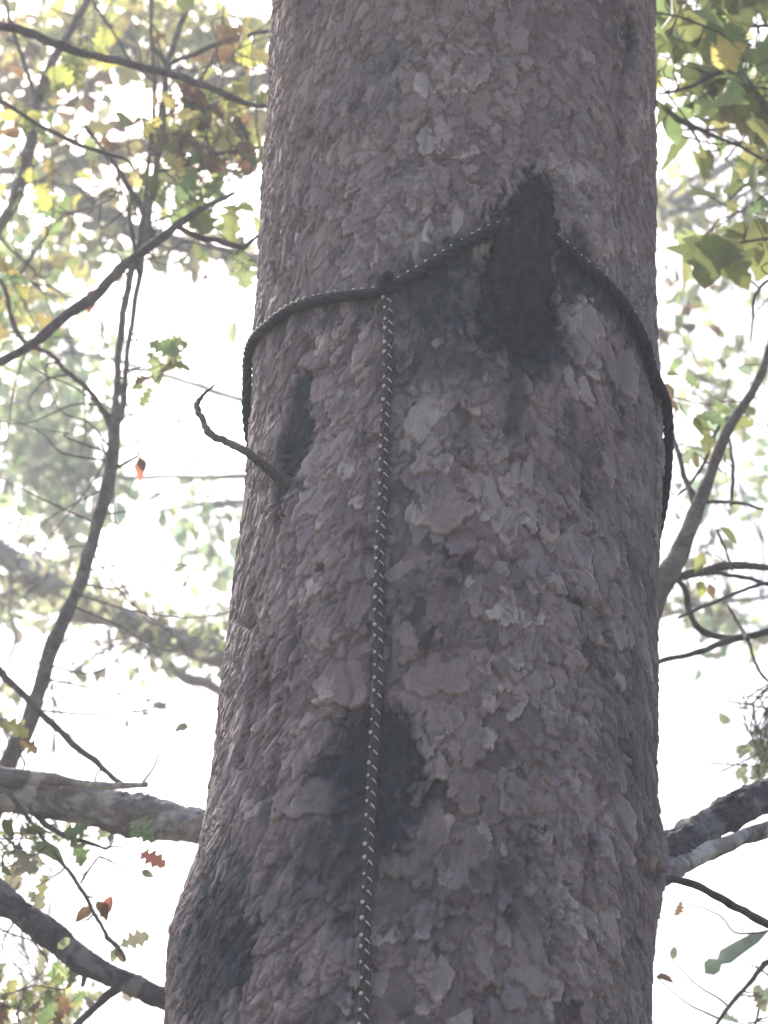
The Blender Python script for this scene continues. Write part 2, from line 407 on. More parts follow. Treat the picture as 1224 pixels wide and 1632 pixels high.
    stain_shade(560, 1400, .12, .05, .30, 0, 0, 1.0, .4)
    # swollen scar at the lower left edge
    stain_shade(340, 1450, .055, .075, .85, .1, 0, .8, .4)
    stain_shade(335, 1540, .065, .085, .90, 0, 0, .8, .35)
    stain_shade(372, 1500, .022, .022, .8, .5, -.008, .6, .4)
    stain_shade(440, 1430, .07, .05, .35, 0, 0, 1.0, .4)
    # small deep splits
    stain_shade(1008, 70, .014, .050, .80, 0, -.012, .5, .6)
    stain_shade(565, 140, .06, .05, .30, 0, 0, .9, .6); stain_shade(480, 20, .02, .05, .5, 0, -.004, .8, .6)
    stain_shade(1000, 1160, .07, .08, .25, 0, 0, 1.0, .6); stain_shade(950, 1010, .02, .05, .35, 0, -.004, .8, .6)
    stain_shade(830, 1420, .05, .04, .28, .5, -.002, .9, .7); stain_shade(520, 960, .10, .03, .25, 0, 0, .9, .7)
    for (x, y, ru, rv, s, rot) in [(500, 1620, .02, .05, .55, -.6), (470, 1560, .012, .02, .5, 0), (430, 1250, .008, .05, .5, -.1), (445, 1130, .007, .04, .4, 0),
                                   (930, 730, .012, .06, .3, .3), (760, 690, .03, .02, .3, .3), (545, 1480, .02, .015, .4, 0), (1040, 60, .01, .06, .35, 0)]:
        stain_shade(x, y, ru, rv, s, rot, -.003, .8, .6)
    SO = np.clip(SO * (1 + .25 * vnoise(U, Vv, .006, .01, 41, PER)), 0, 1)
    H *= .74; H += Hk
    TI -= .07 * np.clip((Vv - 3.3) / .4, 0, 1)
    WA += .40 * np.clip((Vv - 3.2) / .4, 0, 1)
    H *= 1 - .45 * np.clip(SO * 1.2 - .3, 0, 1)              # charred and shade-painted places lie flatter
    def lump(x, y, ru, rv, amp):
        nonlocal H
        th, z = hit(x, y); q = ((U - th * RM) / ru) ** 2 + ((Vv - z) / rv) ** 2; H += amp * np.exp(-q)
    lump(290, 1500, .06, .075, .013); lump(1058, 1375, .05, .06, .014); lump(455, 800, .035, .04, .010)
    lump(840, 300, .05, .03, .004)
    # grid of rows: coarse below and above, fine where the picture is
    zlo = np.linspace(-.25, ZLO, 60)[:-1]; zhi = np.linspace(zf[-1], 15.5, 300)[1:]
    fade = np.clip(np.minimum(zf - ZLO, zf[-1] - zf) / .05, 0, 1)
    def coarse(z):
        Uc, Vc = np.meshgrid(us, z, indexing='ij')
        return .007 * vnoise(Uc, Vc, .035, .09, 51, PER) + .004 * vnoise(Uc, Vc, .09, .25, 52, PER)
    h = np.hstack([coarse(zlo), H * fade + (1 - fade) * coarse(zf), coarse(zhi)])
    Z = np.concatenate([zlo, zf, zhi])
    pad = lambda A, v: np.hstack([np.full((NT, len(zlo)), v), A, np.full((NT, len(zhi)), v)])
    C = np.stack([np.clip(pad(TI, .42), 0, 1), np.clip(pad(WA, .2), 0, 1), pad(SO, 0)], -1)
    th = us / RM
    rad = radz(Z)[None, :] + h
    # tapering tip keeps its bark thin
    rad = np.maximum(rad, .01)
    X = cen(Z)[None, :] + rad * np.sin(th)[:, None]; Yy = -rad * np.cos(th)[:, None]
    V = np.stack([X, Yy, np.broadcast_to(Z[None, :], X.shape)], -1).reshape(-1, 3)
    n = len(Z); i, j = np.meshgrid(np.arange(NT), np.arange(n - 1), indexing='ij'); i2 = (i + 1) % NT
    Q = np.stack([i * n + j, i2 * n + j, i2 * n + j + 1, i * n + j + 1], -1).reshape(-1, 4)
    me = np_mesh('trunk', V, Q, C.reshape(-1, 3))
    global HSURF
    HSURF = (us, zf, H)
    return me
pine = empty('pine_tree', (float(cen(0)), 0, 0), 'large pine with thick grey brown flaking trunk and dark scars, wrapped by a black rope', 'tree')
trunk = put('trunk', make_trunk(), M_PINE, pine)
trunk['label'] = 'thick trunk with scaly grey brown bark plates and black scars'
def surf_h(th, z):
    us, zf, H = HSURF
    i = int(round((th * RM + PER / 2) / DU)); j = int(np.clip(round((z - ZLO) / DV), 2, len(zf) - 3))
    ii = np.arange(i - 5, i + 6) % NT; return float(H[np.ix_(ii, np.arange(max(0, j - 5), j + 6))].max())
def on_trunk(th, z, lift):
    r = radz(z) + lift; return np.array([cen(z) + r * math.sin(th), -r * math.cos(th), z])

# limbs of the pine itself
def limb(name, pts, Y0, Y1, mat, parent, seg=12, n=7, rough=.07, wob=.05, label=None):
    big = seg >= 14
    P, r = branch_path(pts, Y0, Y1, n * (3 if big else 1), wob * (.35 if big else 1)); mb = MB(); mb.tube(P, r, seg * (2 if big else 1), rough)
    o = mb.build(name, mat, parent)
    if label: o['label'] = label
    return o
limb('limb', [(1010, 1405, 74), (1050, 1375, 66), (1090, 1345, 56), (1140, 1308, 52), (1190, 1280, 50), (1260, 1250, 48), (1400, 1180, 44), (1600, 1100, 30)], .04, .5, M_LIMBD, pine, 24, 9, .14, label='thick rough limb rising to the right')
limb('limb', [(1020, 1420, 40), (1062, 1390, 36), (1110, 1365, 30), (1160, 1345, 25), (1230, 1320, 24), (1400, 1280, 20)], .02, .3, M_LIMB, pine, 14, 8, .09, label='thinner pale limb under the thick one')
limb('branch', [(1035, 1410, 16), (1070, 1402, 12), (1120, 1416, 12), (1180, 1450, 13), (1230, 1476, 13), (1400, 1560, 10)], -.02, .1, M_TWIG, pine, 10, 7, .06)
# ragged black stub standing over the scar, where the rope passes behind it
def stub():
    pts = [(836, 560, -.012, .010), (836, 520, -.010, .020), (836, 470, -.004, .027), (834, 415, .006, .030), (838, 368, .012, .027), (846, 335, .012, .020), (850, 312, .010, .013), (853, 296, .008, .007), (854, 284, .006, .002)]
    A = []
    for x, y, l, r in pts:
        th, z = hit(x, y); A.append([*on_trunk(th, z, l), r])
    A = catmull(np.array(A), 8); mb = MB(); V, Q, T = tube_geo(A[:, :3], A[:, 3], 30, .0)
    g = np.random.default_rng(3); n = np.arange(len(V))
    d = V - np.vstack([np.repeat(A[:, :3], 30, axis=0), A[0, :3], A[-1, :3]])
    ang = (n % 30) / 30 * 6.283; row = n // 30
    k = 1 + .16 * np.sin(ang * 3 + row * .12 + 1) + .14 * np.sin(ang * 5 - row * .3) + .12 * np.sin(ang * 9 + row * .55) + g.uniform(-.16, .16, len(V)) * (1 + row / 60)
    ctr = V - d; V = ctr + d * k[:, None]
    mb.raw(V, Q, T); o = mb.build('branch_stub', M_CHAR, pine); o['label'] = 'ragged blackened stub over the rope at its peak'
# dead crooked twig at the left
tw = [(470, 775, 30), (447, 763, 19), (420, 742, 15), (395, 722, 14), (365, 706, 12), (335, 690, 12), (322, 668, 10), (314, 645, 9), (325, 628, 5), (342, 613, 3)]
def twig_depth():
    th, z = hit(470, 775); y0 = on_trunk(th, z, -.01)[1]; P, r = [], []
    for i, (x, y, t) in enumerate(tw):
        Y = y0 - .035 * math.sin(i / 9 * 1.8) if i < 3 else y0 - .03 + .02 * (i - 3)
        P.append(at(x, y, Y)); r.append(.5 * t / ppm(x, y, Y))
    A = catmull(np.hstack([np.array(P), np.array(r)[:, None]]), 6); mb = MB()
    mb.tube(A[:, :3] + rng.normal(0, .0006, (len(A), 3)), A[:, 3] * rng.uniform(.88, 1.12, len(A)), 10, .06)
    o = mb.build('dead_twig', M_TWIG, pine); o['label'] = 'crooked dark dead twig beside a black hollow'
twig_depth(); stub()

# ------------------------------------------------------------------ leaves
def lobed(kind, seed):
    g = np.random.default_rng(seed)
    if kind == 'oak':     # outline in half: (length, width)
        half = [(0, .02), (.10, .06), (.22, .26), (.30, .12), (.44, .34), (.54, .16), (.68, .36), (.78, .18), (.90, .20), (1.0, .0)]
    elif kind == 'maple':
        half = [(0, .02), (.03, .12), (.10, .26), (.20, .46), (.27, .34), (.40, .56), (.50, .40), (.60, .36), (.66, .20), (.80, .18), (1.0, .0)]
    elif kind == 'oval':
        half = [(0, .01), (.2, .20), (.45, .28), (.75, .20), (1.0, .0)]
    elif kind == 'lance':
        half = [(0, .01), (.2, .07), (.45, .11), (.66, .10), (.76, .05), (.84, .12), (.93, .10), (1.0, .0)]
    elif kind == 'small':
        half = [(0, .02), (.3, .30), (.7, .26), (1.0, .0)]
    elif kind == 'needle':
        half = [(0, .012), (.5, .022), (1.0, .0)]
    half = [(a, b * g.uniform(.85, 1.15)) for a, b in half]
    if kind in ('oak', 'maple'): half = [(float(a), max(0., float(b))) for a, b in catmull(np.array(half), 3)]
    V, T = [], []
    k = len(half)
    for a, b in half: V.append((a, 0, -.10 * (a - .4) ** 2 * 2))            # midrib, slightly bowed
    for sgn in (1, -1):
        base = len(V)
        for a, b in half: V.append((a + .0, sgn * b, abs(b) * .28 - .10 * (a - .4) ** 2 * 2))
        for i in range(k - 1):
            A = (i, i + 1, base + i + 1); B = (i, base + i + 1, base + i)
            if sgn < 0: A, B = A[::-1], B[::-1]
            if i < k - 2: T.append(A)
            else: T.append((i, i + 1, base + i) if sgn > 0 else (base + i, i + 1, i)); continue
            T.append(B)
    V = np.array(V, float)
    return V, np.array(T)
TPL = {k: [lobed(k, s) for s in range(4)] for k in ('oak', 'maple', 'oval', 'small', 'lance', 'needle')}
GREENS = {
    'olive': [(.19, .22, .07), (.24, .26, .09), (.15, .18, .07), (.30, .29, .12)],
    'yellow': [(.46, .44, .10), (.54, .50, .12), (.36, .40, .10), (.54, .46, .16), (.38, .30, .10)],
    'green': [(.22, .32, .13), (.28, .38, .16), (.18, .27, .12), (.34, .42, .2)],
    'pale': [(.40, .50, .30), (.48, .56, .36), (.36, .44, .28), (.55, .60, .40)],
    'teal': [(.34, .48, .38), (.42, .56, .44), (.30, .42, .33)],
    'brown': [(.15, .085, .05), (.19, .11, .06), (.13, .09, .05), (.24, .13, .07)],
    'red': [(.38, .10, .07), (.45, .14, .10)],
    'slate': [(.14, .19, .17)],
    'grey': [(.30, .30, .22), (.38, .37, .28), (.26, .24, .19)],
}
class Leaves:
    def __init__(s, link=None):
        s.V = []; s.T = []; s.C = []; s.n = 0; s.tw = MB()
        if isinstance(link, tuple): s.br = np.array([b[0] for b in BR if link[0] < b[0][1] < link[1]])
        else: s.br = np.array([b[0] for b in BR[-link:]]) if link else None
    def stalk(s, p, r, far=.5):
        if s.br is None: return
        d = np.linalg.norm(s.br - p, axis=1); j = int(np.argmin(d))
        if d[j] > far or d[j] < .01: return
        q = s.br[j]; m = (p + q) / 2 + rng.normal(0, d[j] * .10, 3); m2 = q * .75 + p * .25 + rng.normal(0, d[j] * .05, 3)
        s.tw.tube(catmull(np.array([q, m2, m, p]), 3), np.linspace(r * 1.7, r * .8, 10), 4)
    def add(s, kind, base, dirv, size, col, roll=None, face=None):
        V0, T0 = TPL[kind][rng.integers(0, 4)]
        d = np.asarray(dirv, float); d /= np.linalg.norm(d) + 1e-9
        up = np.array(face, float) if face is not None else rng.normal(0, 1, 3)
        y = np.cross(up, d); y /= np.linalg.norm(y) + 1e-9; z = np.cross(d, y)
        V = V0 * size; cu_ = rng.uniform(-.1, .55); V = V.copy(); V[:, 2] -= cu_ * V0[:, 0] ** 2 * size; V[:, 0] *= 1 - .25 * abs(cu_) * V0[:, 0]; V = V[:, :1] * d + V[:, 1:2] * y * rng.uniform(.85, 1.1) + V[:, 2:3] * z * rng.uniform(.3, 1.8)
        s.V.append(V + base); s.T.append(T0 + s.n); s.n += len(V)
        c = np.array(col); c = (c * .85 + c.mean() * .15) * rng.uniform(.8, 1.2); s.C.append(np.tile(np.clip(c, 0, .8), (len(V), 1)))
    def pick(s, pal):
        p = pal if isinstance(pal, str) else random.choice(pal); return random.choice(GREENS[p])
    def cluster(s, kind, x, y, rx, ry, Y, dY, cnt, size, pal, twigs=True, shape='gauss'):
        """cnt leaves about photo x, y at depth Y: sprigs of leaves on little twigs"""
        left = cnt
        while left > 0:
            k = min(left, random.randint(3, 7)); left -= k
            if shape == 'gauss': px, py = x + rng.normal() * rx * .5, y + rng.normal() * ry * .5
            else: px, py = x + rng.uniform(-1, 1) * rx, y + rng.uniform(-1, 1) * ry
            c = at(px, py, Y + rng.uniform(-1, 1) * dY)
            if random.random() < (.95 if Y < 3 else .45): s.stalk(c, .0012 if Y < 3 else .0035, .6 if Y < 3 else 1.6)
            ax = rng.normal(0, 1, 3) * [1, 1, .5]; ax /= np.linalg.norm(ax); ln = size * random.uniform(1.0, 2.2)
            if twigs:
                P = np.array([c - ax * ln, c - ax * ln * .3 + rng.normal(0, size * .12, 3), c + ax * ln * .5 + rng.normal(0, size * .12, 3), c + ax * ln])
                s.tw.tube(P, [size * .028, size * .024, size * .018, size * .008], 5)
            for i in range(k):
                t = -1 + 2 * (i + random.random()) / k; b = c + ax * ln * t
                d = ax * .5 + rng.normal(0, .8, 3) + np.array([0, 0, -.5]); d /= np.linalg.norm(d)
                pb = b + d * size * .18
                if twigs: s.tw.tube(np.array([b, pb]), [size * .012, size * .01], 3)
                s.add(kind, pb, d, size * random.uniform(.6, 1.25), s.pick(pal), face=rng.normal(0, 1, 3) + np.array([0, 0, .6]))
    def build(s, parent, mat, twig_mat=None, name='foliage'):
        V, T, C = list(s.V), list(s.T), list(s.C)
        if s.tw.n:                                     # the sprigs the leaves sit on
            W = np.vstack(s.tw.V); Q = np.vstack(s.tw.Q); V.append(W)
            T += [Q[:, :3] + s.n, Q[:, [0, 2, 3]] + s.n, np.vstack(s.tw.T) + s.n]; C.append(np.tile([[.17, .145, .13]], (len(W), 1)))
        return put(name, np_mesh(name, np.vstack(V), np.vstack(T), np.vstack(C), smooth=False), mat, parent)

# ------------------------------------------------------------------ sapling at the left (about 1.3 m behind the trunk)
YS = 1.35
def ground_stem(x, y, t, Y, foot_px=None, r0=None, n=6):
    """points (world) carrying a stem from photo point down to the ground"""
    p = at(x, y, Y); r = .5 * t / ppm(x, y, Y); return p, r
sap = empty('oak_sapling', tuple(np.array([at(-120, 1700, YS)[0], YS, 0])), 'slender oak sapling forking beside the left edge of the pine trunk', 'tree')
def stem_to_ground(pts, Y, foot, mat, parent, name='stem', rbase=1.5, seg=12, label=None):
    P, r = branch_path(pts, Y, Y, 12, .03)
    p0, r0 = P[0], r[0]
    k = 14; t = np.linspace(0, 1, k, endpoint=False)[:, None]
    base = np.array([foot[0], foot[1], -.1])
    mid = (base + p0) / 2; mid[:2] = p0[:2] * .35 + base[:2] * .65
    Q = (1 - t) ** 2 * base + 2 * t * (1 - t) * mid + t * t * p0
    rr = r0 * (rbase + (1 - rbase) * t[:, 0])
    mb = MB(); mb.tube(np.vstack([Q, P]), np.concatenate([rr, r]), seg, .06)
    o = mb.build(name, mat, parent)
    if label: o['label'] = label
    return o
stem_to_ground([(-45, 1400, 36), (2, 1245, 34), (45, 1150, 27), (85, 1030, 23), (130, 920, 21), (160, 820, 21), (177, 740, 22), (183, 690, 18), (184, 668, 16)], YS, (sap.location.x, YS), M_SAP, sap)
for pts, m in [
    ([(184, 672, 16), (186, 620, 12), (190, 550, 12), (203, 460, 12), (222, 390, 12), (231, 330, 9), (236, 262, 7), (245, 180, 7), (246, 120, 7), (241, 60, 6), (242, -20, 6), (244, -200, 4)], M_SAP),
    ([(184, 676, 14), (196, 648, 12), (200, 590, 9), (208, 530, 9), (222, 440, 10), (236, 350, 11), (252, 250, 11), (259, 190, 12), (266, 105, 10), (288, 40, 9), (305, -20, 7), (330, -200, 4)], M_SAP),
    ([(228, 402, 9), (240, 380, 10), (234, 345, 11), (206, 300, 9), (188, 270, 8), (160, 232, 6), (137, 202, 7)], M_TWIG),
    ([(222, 440, 7), (212, 380, 7), (206, 335, 6), (216, 312, 4)], M_TWIG),
    ([(-60, 390, 6), (5, 455, 7), (18, 510, 8), (40, 545, 8), (80, 565, 8), (105, 590, 8), (122, 605, 9), (150, 632, 9), (170, 665, 12), (182, 692, 12)], M_TWIG),
    ([(262, 190, 7), (268, 110, 7), (320, 82, 8), (380, 58, 8), (440, 48, 6), (520, 30, 3)], M_TWIG),
    ([(245, 130, 4), (210, 100, 4), (180, 50, 4), (150, 5, 4), (120, -60, 3)], M_TWIG),
    ([(183, 745, 8), (200, 738, 6), (217, 728, 4), (224, 716, 3)], M_TWIG),
    ([(246, 275, 5), (300, 262, 6), (350, 245, 6), (415, 235, 5)], M_TWIG),
    ([(259, 190, 4), (300, 150, 4), (330, 110, 4), (350, 60, 3), (360, -20, 3)], M_TWIG),
    ([(370, 160, 4), (385, 200, 5), (395, 225, 4), (410, 265, 3)], M_TWIG),
]:
    limb('branch', pts, YS, YS + random.uniform(-.03, .08), m, sap, 8, 7, .06)
# second small tree whose dark branches cross in front at the upper left
YB = .75
haw = empty('leaning_sapling', tuple(np.array([at(-420, 1000, YB)[0], YB, 0])), 'dark wiry sapling whose crossing branches enter from the upper left edge', 'tree')
stem_to_ground([(-420, 900, 44), (-340, 700, 40), (-230, 520, 34), (-130, 300, 28), (-90, 0, 22), (-60, -200, 14)], YB, (haw.location.x, YB), M_TWIG, haw)
for pts in [
    [(-270, 600, 22), (-120, 620, 17), (0, 578, 14), (70, 532, 16), (150, 470, 18), (210, 415, 16), (262, 375, 15), (305, 343, 12), (345, 322, 8), (374, 307, 5)],
    [(285, 362, 10), (318, 378, 10), (350, 384, 10), (385, 394, 9), (400, 384, 6), (425, 366, 4)],
    [(-110, -40, 16), (-20, 32, 16), (40, 50, 16), (100, 74, 15), (160, 92, 13), (215, 104, 13), (262, 116, 12), (330, 138, 11), (375, 158, 10), (400, 166, 9), (440, 172, 8), (560, 190, 4)],
    [(-120, 100, 8), (0, 160, 6), (60, 198, 7), (140, 236, 7), (195, 252, 5), (215, 272, 3)],
]:
    limb('branch', pts, YB, YB + random.uniform(.02, .12), M_TWIG, haw, 10, 8, .08)
# mottled stem curving up the left edge
YC = 1.9
mot = empty('curving_sapling', (float(at(-330, 900, YC)[0]), YC, 0), 'pale mottled stem curving upward across the top left corner', 'tree')
stem_to_ground([(-200, 560, 26), (-60, 420, 22), (0, 358, 20), (28, 310, 20), (42, 260, 19), (55, 190, 17), (64, 148, 16), (84, 95, 14), (110, 55, 13), (145, -10, 11), (200, -120, 8)], YC, (mot.location.x, YC), M_SAP, mot)
limb('branch', [(60, 165, 9), (48, 130, 8), (35, 90, 7), (20, 45, 7), (5, -10, 6)], YC, YC + .05, M_TWIG, mot, 8)
limb('branch', [(-10, 368, 6), (20, 400, 5), (55, 432, 4), (50, 450, 2)], YC, YC, M_TWIG, mot, 6)
limb('branch', [(5, 480, 4), (45, 420, 4), (95, 350, 5), (150, 330, 4)], YC, YC + .1, M_SAP, mot, 6)

# fine bare twigs filling the crowns of the saplings
def fine_twigs(parent, Y, boxes, cnt, mat, name='branchlets'):
    mb = MB(); B_ = np.array([b[0] for b in BR if abs(b[0][1] - Y) < .25])
    for i in range(cnt):
        x0, y0, x1, y1 = random.choice(boxes); p = at(random.uniform(x0, x1), random.uniform(y0, y1), Y + random.uniform(-.2, .3))
        j = int(np.argmin(np.linalg.norm(B_ - p, axis=1))); q = B_[j]
        if np.linalg.norm(q - p) > .45: continue
        m = q + (p - q) * .45 + rng.normal(0, .02, 3); e = p + (p - q) * .3 + rng.normal(0, .03, 3)
        C = catmull(np.array([q, m, p, e]), 4); mb.tube(C, np.linspace(.0022, .0007, len(C)), 5, .05)
    o = mb.build(name, mat, parent); return o
fine_twigs(sap, 1.38, [(180, 0, 420, 330), (150, 300, 330, 420)], 46, M_TWIG)
fine_twigs(mot, 1.9, [(0, 0, 160, 560)], 34, M_TWIG)
fine_twigs(sap, 1.38, [(0, 560, 230, 820), (40, 820, 330, 1120)], 30, M_SAP)

# leaves on the saplings
lv = Leaves((1.25, 1.5))
lv.cluster('oak', 300, 215, 70, 50, YS, .15, 40, .072, ['brown', 'olive', 'yellow', 'olive'])
lv.cluster('oval', 320, 190, 80, 60, YS, .15, 14, .07, ['brown', 'olive'])
lv.cluster('oak', 330, 315, 50, 50, YS, .10, 26, .068, ['olive', 'green'])
lv.cluster('oak', 385, 70, 50, 55, YS, .15, 20, .06, ['brown', 'yellow'])
lv.cluster('oak', 240, 150, 90, 60, YS, .2, 10, .055, ['yellow', 'brown'])
lv.cluster('oak', 385, 440, 25, 40, YS, .05, 5, .055, ['green'])
lv.cluster('oak', 240, 560, 40, 45, YS, .1, 9, .055, ['green', 'olive', 'brown'])
def big_leaf(L, kind, x, y, dx, dy, size_px, Y, col, pal=None):
    b = at(x, y, Y); L.stalk(b, .0011, .35); e = at(x + dx, y + dy, Y + random.uniform(-.01, .01)); d = e - b
    L.add(kind, b, d, size_px / ppm(x, y, Y), random.choice(GREENS[col]), face=np.array([rng.normal(0, .25), -1, .2 + rng.normal(0, .2)]))
for a in [('oval', 300, -30, -10, 60, 62, 'olive'), ('oval', 205, -25, 15, 40, 36, 'olive'), ('oval', 322, 160, 18, 40, 46, 'brown'), ('oval', 345, 40, 40, 35, 60, 'brown'),
          ('oval', 265, 55, -48, 16, 52, 'brown'), ('oval', 380, 225, 35, 45, 55, 'brown'), ('oak', 220, 275, 40, 25, 56, 'olive'), ('oak', 375, 322, -25, 62, 66, 'olive'),
          ('oak', 300, 290, 8, 55, 60, 'olive'), ('oval', 372, 550, 3, -48, 48, 'pale'), ('oak', 235, 545, 45, 20, 58, 'green'), ('oak', 385, 400, 8, 70, 70, 'green'),
          ('oak', 232, 560, 40, 38, 50, 'green'), ('oval', 225, 730, -5, 38, 36, 'red'), ('oval', 222, 728, 12, 34, 32, 'brown'), ('oak', 60, 290, 20, 50, 50, 'yellow'),
          ('oak', 85, 105, 40, 30, 45, 'yellow'), ('oak', 280, 240, 30, 40, 60, 'olive'), ('oval', 150, 460, -10, 36, 40, 'red'), ('oak', 255, 215, 30, 30, 50, 'brown')]:
    big_leaf(lv, a[0], a[1], a[2], a[3], a[4], a[5], YS + random.uniform(-.12, .1), a[6])
lv.build(sap, M_LEAF)
lv = Leaves((1.8, 2.1))
lv.cluster('oak', 60, 320, 60, 60, YC, .2, 14, .065, ['yellow', 'green'])
lv.cluster('oak', 110, 100, 90, 60, YC, .2, 22, .065, ['yellow', 'olive'])
lv.cluster('oval', 60, 180, 80, 90, YC, .3, 26, .05, ['brown', 'yellow', 'olive'])
lv.cluster('oak', 30, 500, 60, 70, YC, .2, 16, .065, ['green', 'yellow'])
lv.build(mot, M_LEAF)

# ------------------------------------------------------------------ old cedar at the left with heavy limbs running behind the pine
YG = 1.05
ced = empty('old_oak_tree', (float(at(-260, 1300, YG)[0]), YG, 0), 'lichen covered old tree left of the frame with heavy grey limbs passing behind the pine', 'tree')
stem_to_ground([(-260, 1700, 190), (-230, 1400, 180), (-240, 1000, 165), (-260, 500, 140), (-280, 0, 110), (-300, -500, 80), (-330, -1100, 56), (-300, -1900, 30), (-290, -2400, 8)], YG, (ced.location.x, YG), M_LIMB, ced, 'trunk', 1.3, 24)
limb('limb', [(-200, 1215, 80), (-90, 1245, 70), (10, 1268, 62), (80, 1275, 60), (160, 1290, 62), (240, 1302, 60), (315, 1314, 56), (420, 1330, 50), (600, 1340, 36), (800, 1330, 16)], YG, YG - .15, M_LIMB, ced, 24, 9, .13, label='heavy pale topped limb running behind the pine')
limb('limb', [(-200, 1320, 60), (-90, 1370, 54), (0, 1428, 46), (60, 1472, 42), (130, 1530, 38), (200, 1566, 34), (265, 1592, 32), (380, 1630, 28), (560, 1680, 18)], YG, YG - .1, M_LIMBD, ced, 22, 9, .13, label='lower limb sloping down behind the pine')
limb('branch', [(190, 1572, 16), (160, 1598, 13), (125, 1630, 11), (60, 1690, 9)], YG - .02, YG, M_TWIG, ced, 10)
limb('branch', [(-30, 1225, 30), (25, 1236, 26), (70, 1242, 22), (120, 1248, 14), (170, 1252, 11), (215, 1251, 10), (233, 1250, 9)], YG - .06, YG - .16, M_LIMB, ced, 12, label='short snapped branch stub')
limb('branch', [(45, 1285, 12), (72, 1312, 10), (110, 1336, 9), (140, 1342, 7), (168, 1353, 4)], YG - .03, YG - .1, M_TWIG, ced, 8)
limb('branch', [(15, 1265, 8), (58, 1322, 6), (95, 1370, 6), (125, 1410, 7), (150, 1455, 6), (170, 1490, 6), (186, 1508, 7), (200, 1530, 4)], YG - .08, YG - .2, M_TWIG, ced, 8)
limb('branch', [(128, 1408, 4), (142, 1385, 4), (158, 1365, 3)], YG - .13, YG - .15, M_TWIG, ced, 6)
limb('branch', [(-60, 1000, 14), (10, 1080, 12), (60, 1130, 11), (110, 1180, 11), (150, 1212, 10), (178, 1238, 9), (205, 1256, 5)], YG + .05, YG - .05, M_TWIG, ced, 10)
limb('branch', [(140, 1540, 12), (134, 1560, 10), (131, 1572, 5)], YG - .05, YG - .06, M_TWIG, ced, 8)
lv = Leaves((.8, 1.12))
for a in [('oval', 50, 1350, 55, 8, 58, 'green'), ('oak', 222, 1358, 42, 22, 50, 'red'), ('oval', 150, 1450, -44, 10, 44, 'brown'), ('oval', 160, 1462, 22, -42, 42, 'red'),
          ('oval', 155, 1435, 20, 32, 40, 'brown'), ('oak', 190, 1508, 50, -20, 52, 'grey'), ('oval', 188, 1510, -14, 24, 26, 'green'), ('oval', 185, 1512, 20, 25, 26, 'brown'),
          ('oak', 245, 1332, -40, -40, 55, 'pale'), ('oak', 205, 1325, 42, 5, 44, 'green'), ('oval', 300, 1158, -30, 0, 30, 'grey'), ('oval', 225, 1388, 22, 10, 26, 'grey'), ('oak', -5, 1150, 50, 20, 56, 'olive'),
          ('oak', 30, 1180, 32, 12, 34, 'brown'), ('oval', 5, 1305, 20, 40, 40, 'olive'), ('oak', 45, 1420, 30, 30, 40, 'grey'), ('oval', 112, 1495, -25, 20, 30, 'pale')]:
    big_leaf(lv, a[0], a[1], a[2], a[3], a[4], a[5], YG - .12, a[6])
lv.cluster('oak', 20, 1350, 50, 70, YG, .2, 22, .05, ['olive', 'grey', 'green'])
lv.cluster('oak', 30, 1560, 90, 70, YG + .3, .3, 60, .045, ['grey', 'green', 'olive', 'brown'])
lv.cluster('small', 110, 1320, 70, 25, YG, .1, 40, .02, ['grey', 'pale'])
lv.build(ced, M_LEAF)

# ------------------------------------------------------------------ right side: slim tree just behind the pine
YR = 1.1
rt = empty('slim_tree', (float(at(1000, 1100, YR)[0]), YR, 0), 'slim grey tree forking out from behind the right edge of the pine', 'tree')
stem_to_ground([(985, 1250, 50), (1000, 1100, 46), (1030, 985, 42), (1058, 925, 36), (1085, 880, 32), (1108, 815, 24), (1130, 760, 19), (1158, 692, 17), (1182, 650, 16), (1205, 612, 14), (1228, 550, 12), (1260, 450, 12), (1290, 300, 8)], YR, (rt.location.x, YR), M_SAP, rt)
for pts in [
    [(1112, 812, 12), (1104, 795, 12), (1092, 762, 9), (1080, 720, 8), (1070, 690, 7), (1050, 640, 5)],
    [(1172, 664, 6), (1158, 668, 6), (1142, 685, 6), (1135, 705, 6), (1123, 735, 6), (1105, 765, 5), (1080, 790, 4)],
    [(1123, 735, 4), (1140, 742, 4), (1150, 752, 3)],
    [(1050, 935, 16), (1075, 922, 14), (1110, 912, 14), (1160, 903, 14), (1224, 903, 12), (1330, 910, 8)],
    [(1120, 911, 8), (1160, 916, 7), (1195, 922, 7), (1230, 935, 5)],
    [(1070, 915, 8), (1092, 940, 9), (1098, 972, 10), (1112, 1000, 10), (1140, 1014, 10), (1175, 1017, 8), (1195, 1012, 6)],
    [(1020, 1068, 9), (1060, 1052, 8), (1110, 1040, 9), (1160, 1022, 11), (1200, 1012, 11), (1240, 1003, 11), (1340, 980, 8)],
    [(1192, 1018, 5), (1202, 1052, 5), (1214, 1075, 5), (1232, 1092, 4)],
    [(1128, 800, 6), (1160, 800, 6), (1185, 803, 6), (1216, 812, 4)],
    [(1163, 700, 4), (1168, 745, 6), (1167, 785, 6), (1164, 806, 4)],
    [(1142, 845, 4), (1158, 880, 4), (1168, 910, 3)], [(1160, 965, 5), (1180, 1000, 6), (1192, 1020, 8)],
    [(1080, 985, 4), (1150, 955, 6), (1200, 935, 6), (1240, 925, 5)],
]:
    limb('branch', pts, YR, YR + random.uniform(-.08, .1), M_TWIG, rt, 8)
lv = Leaves((.98, 1.25))
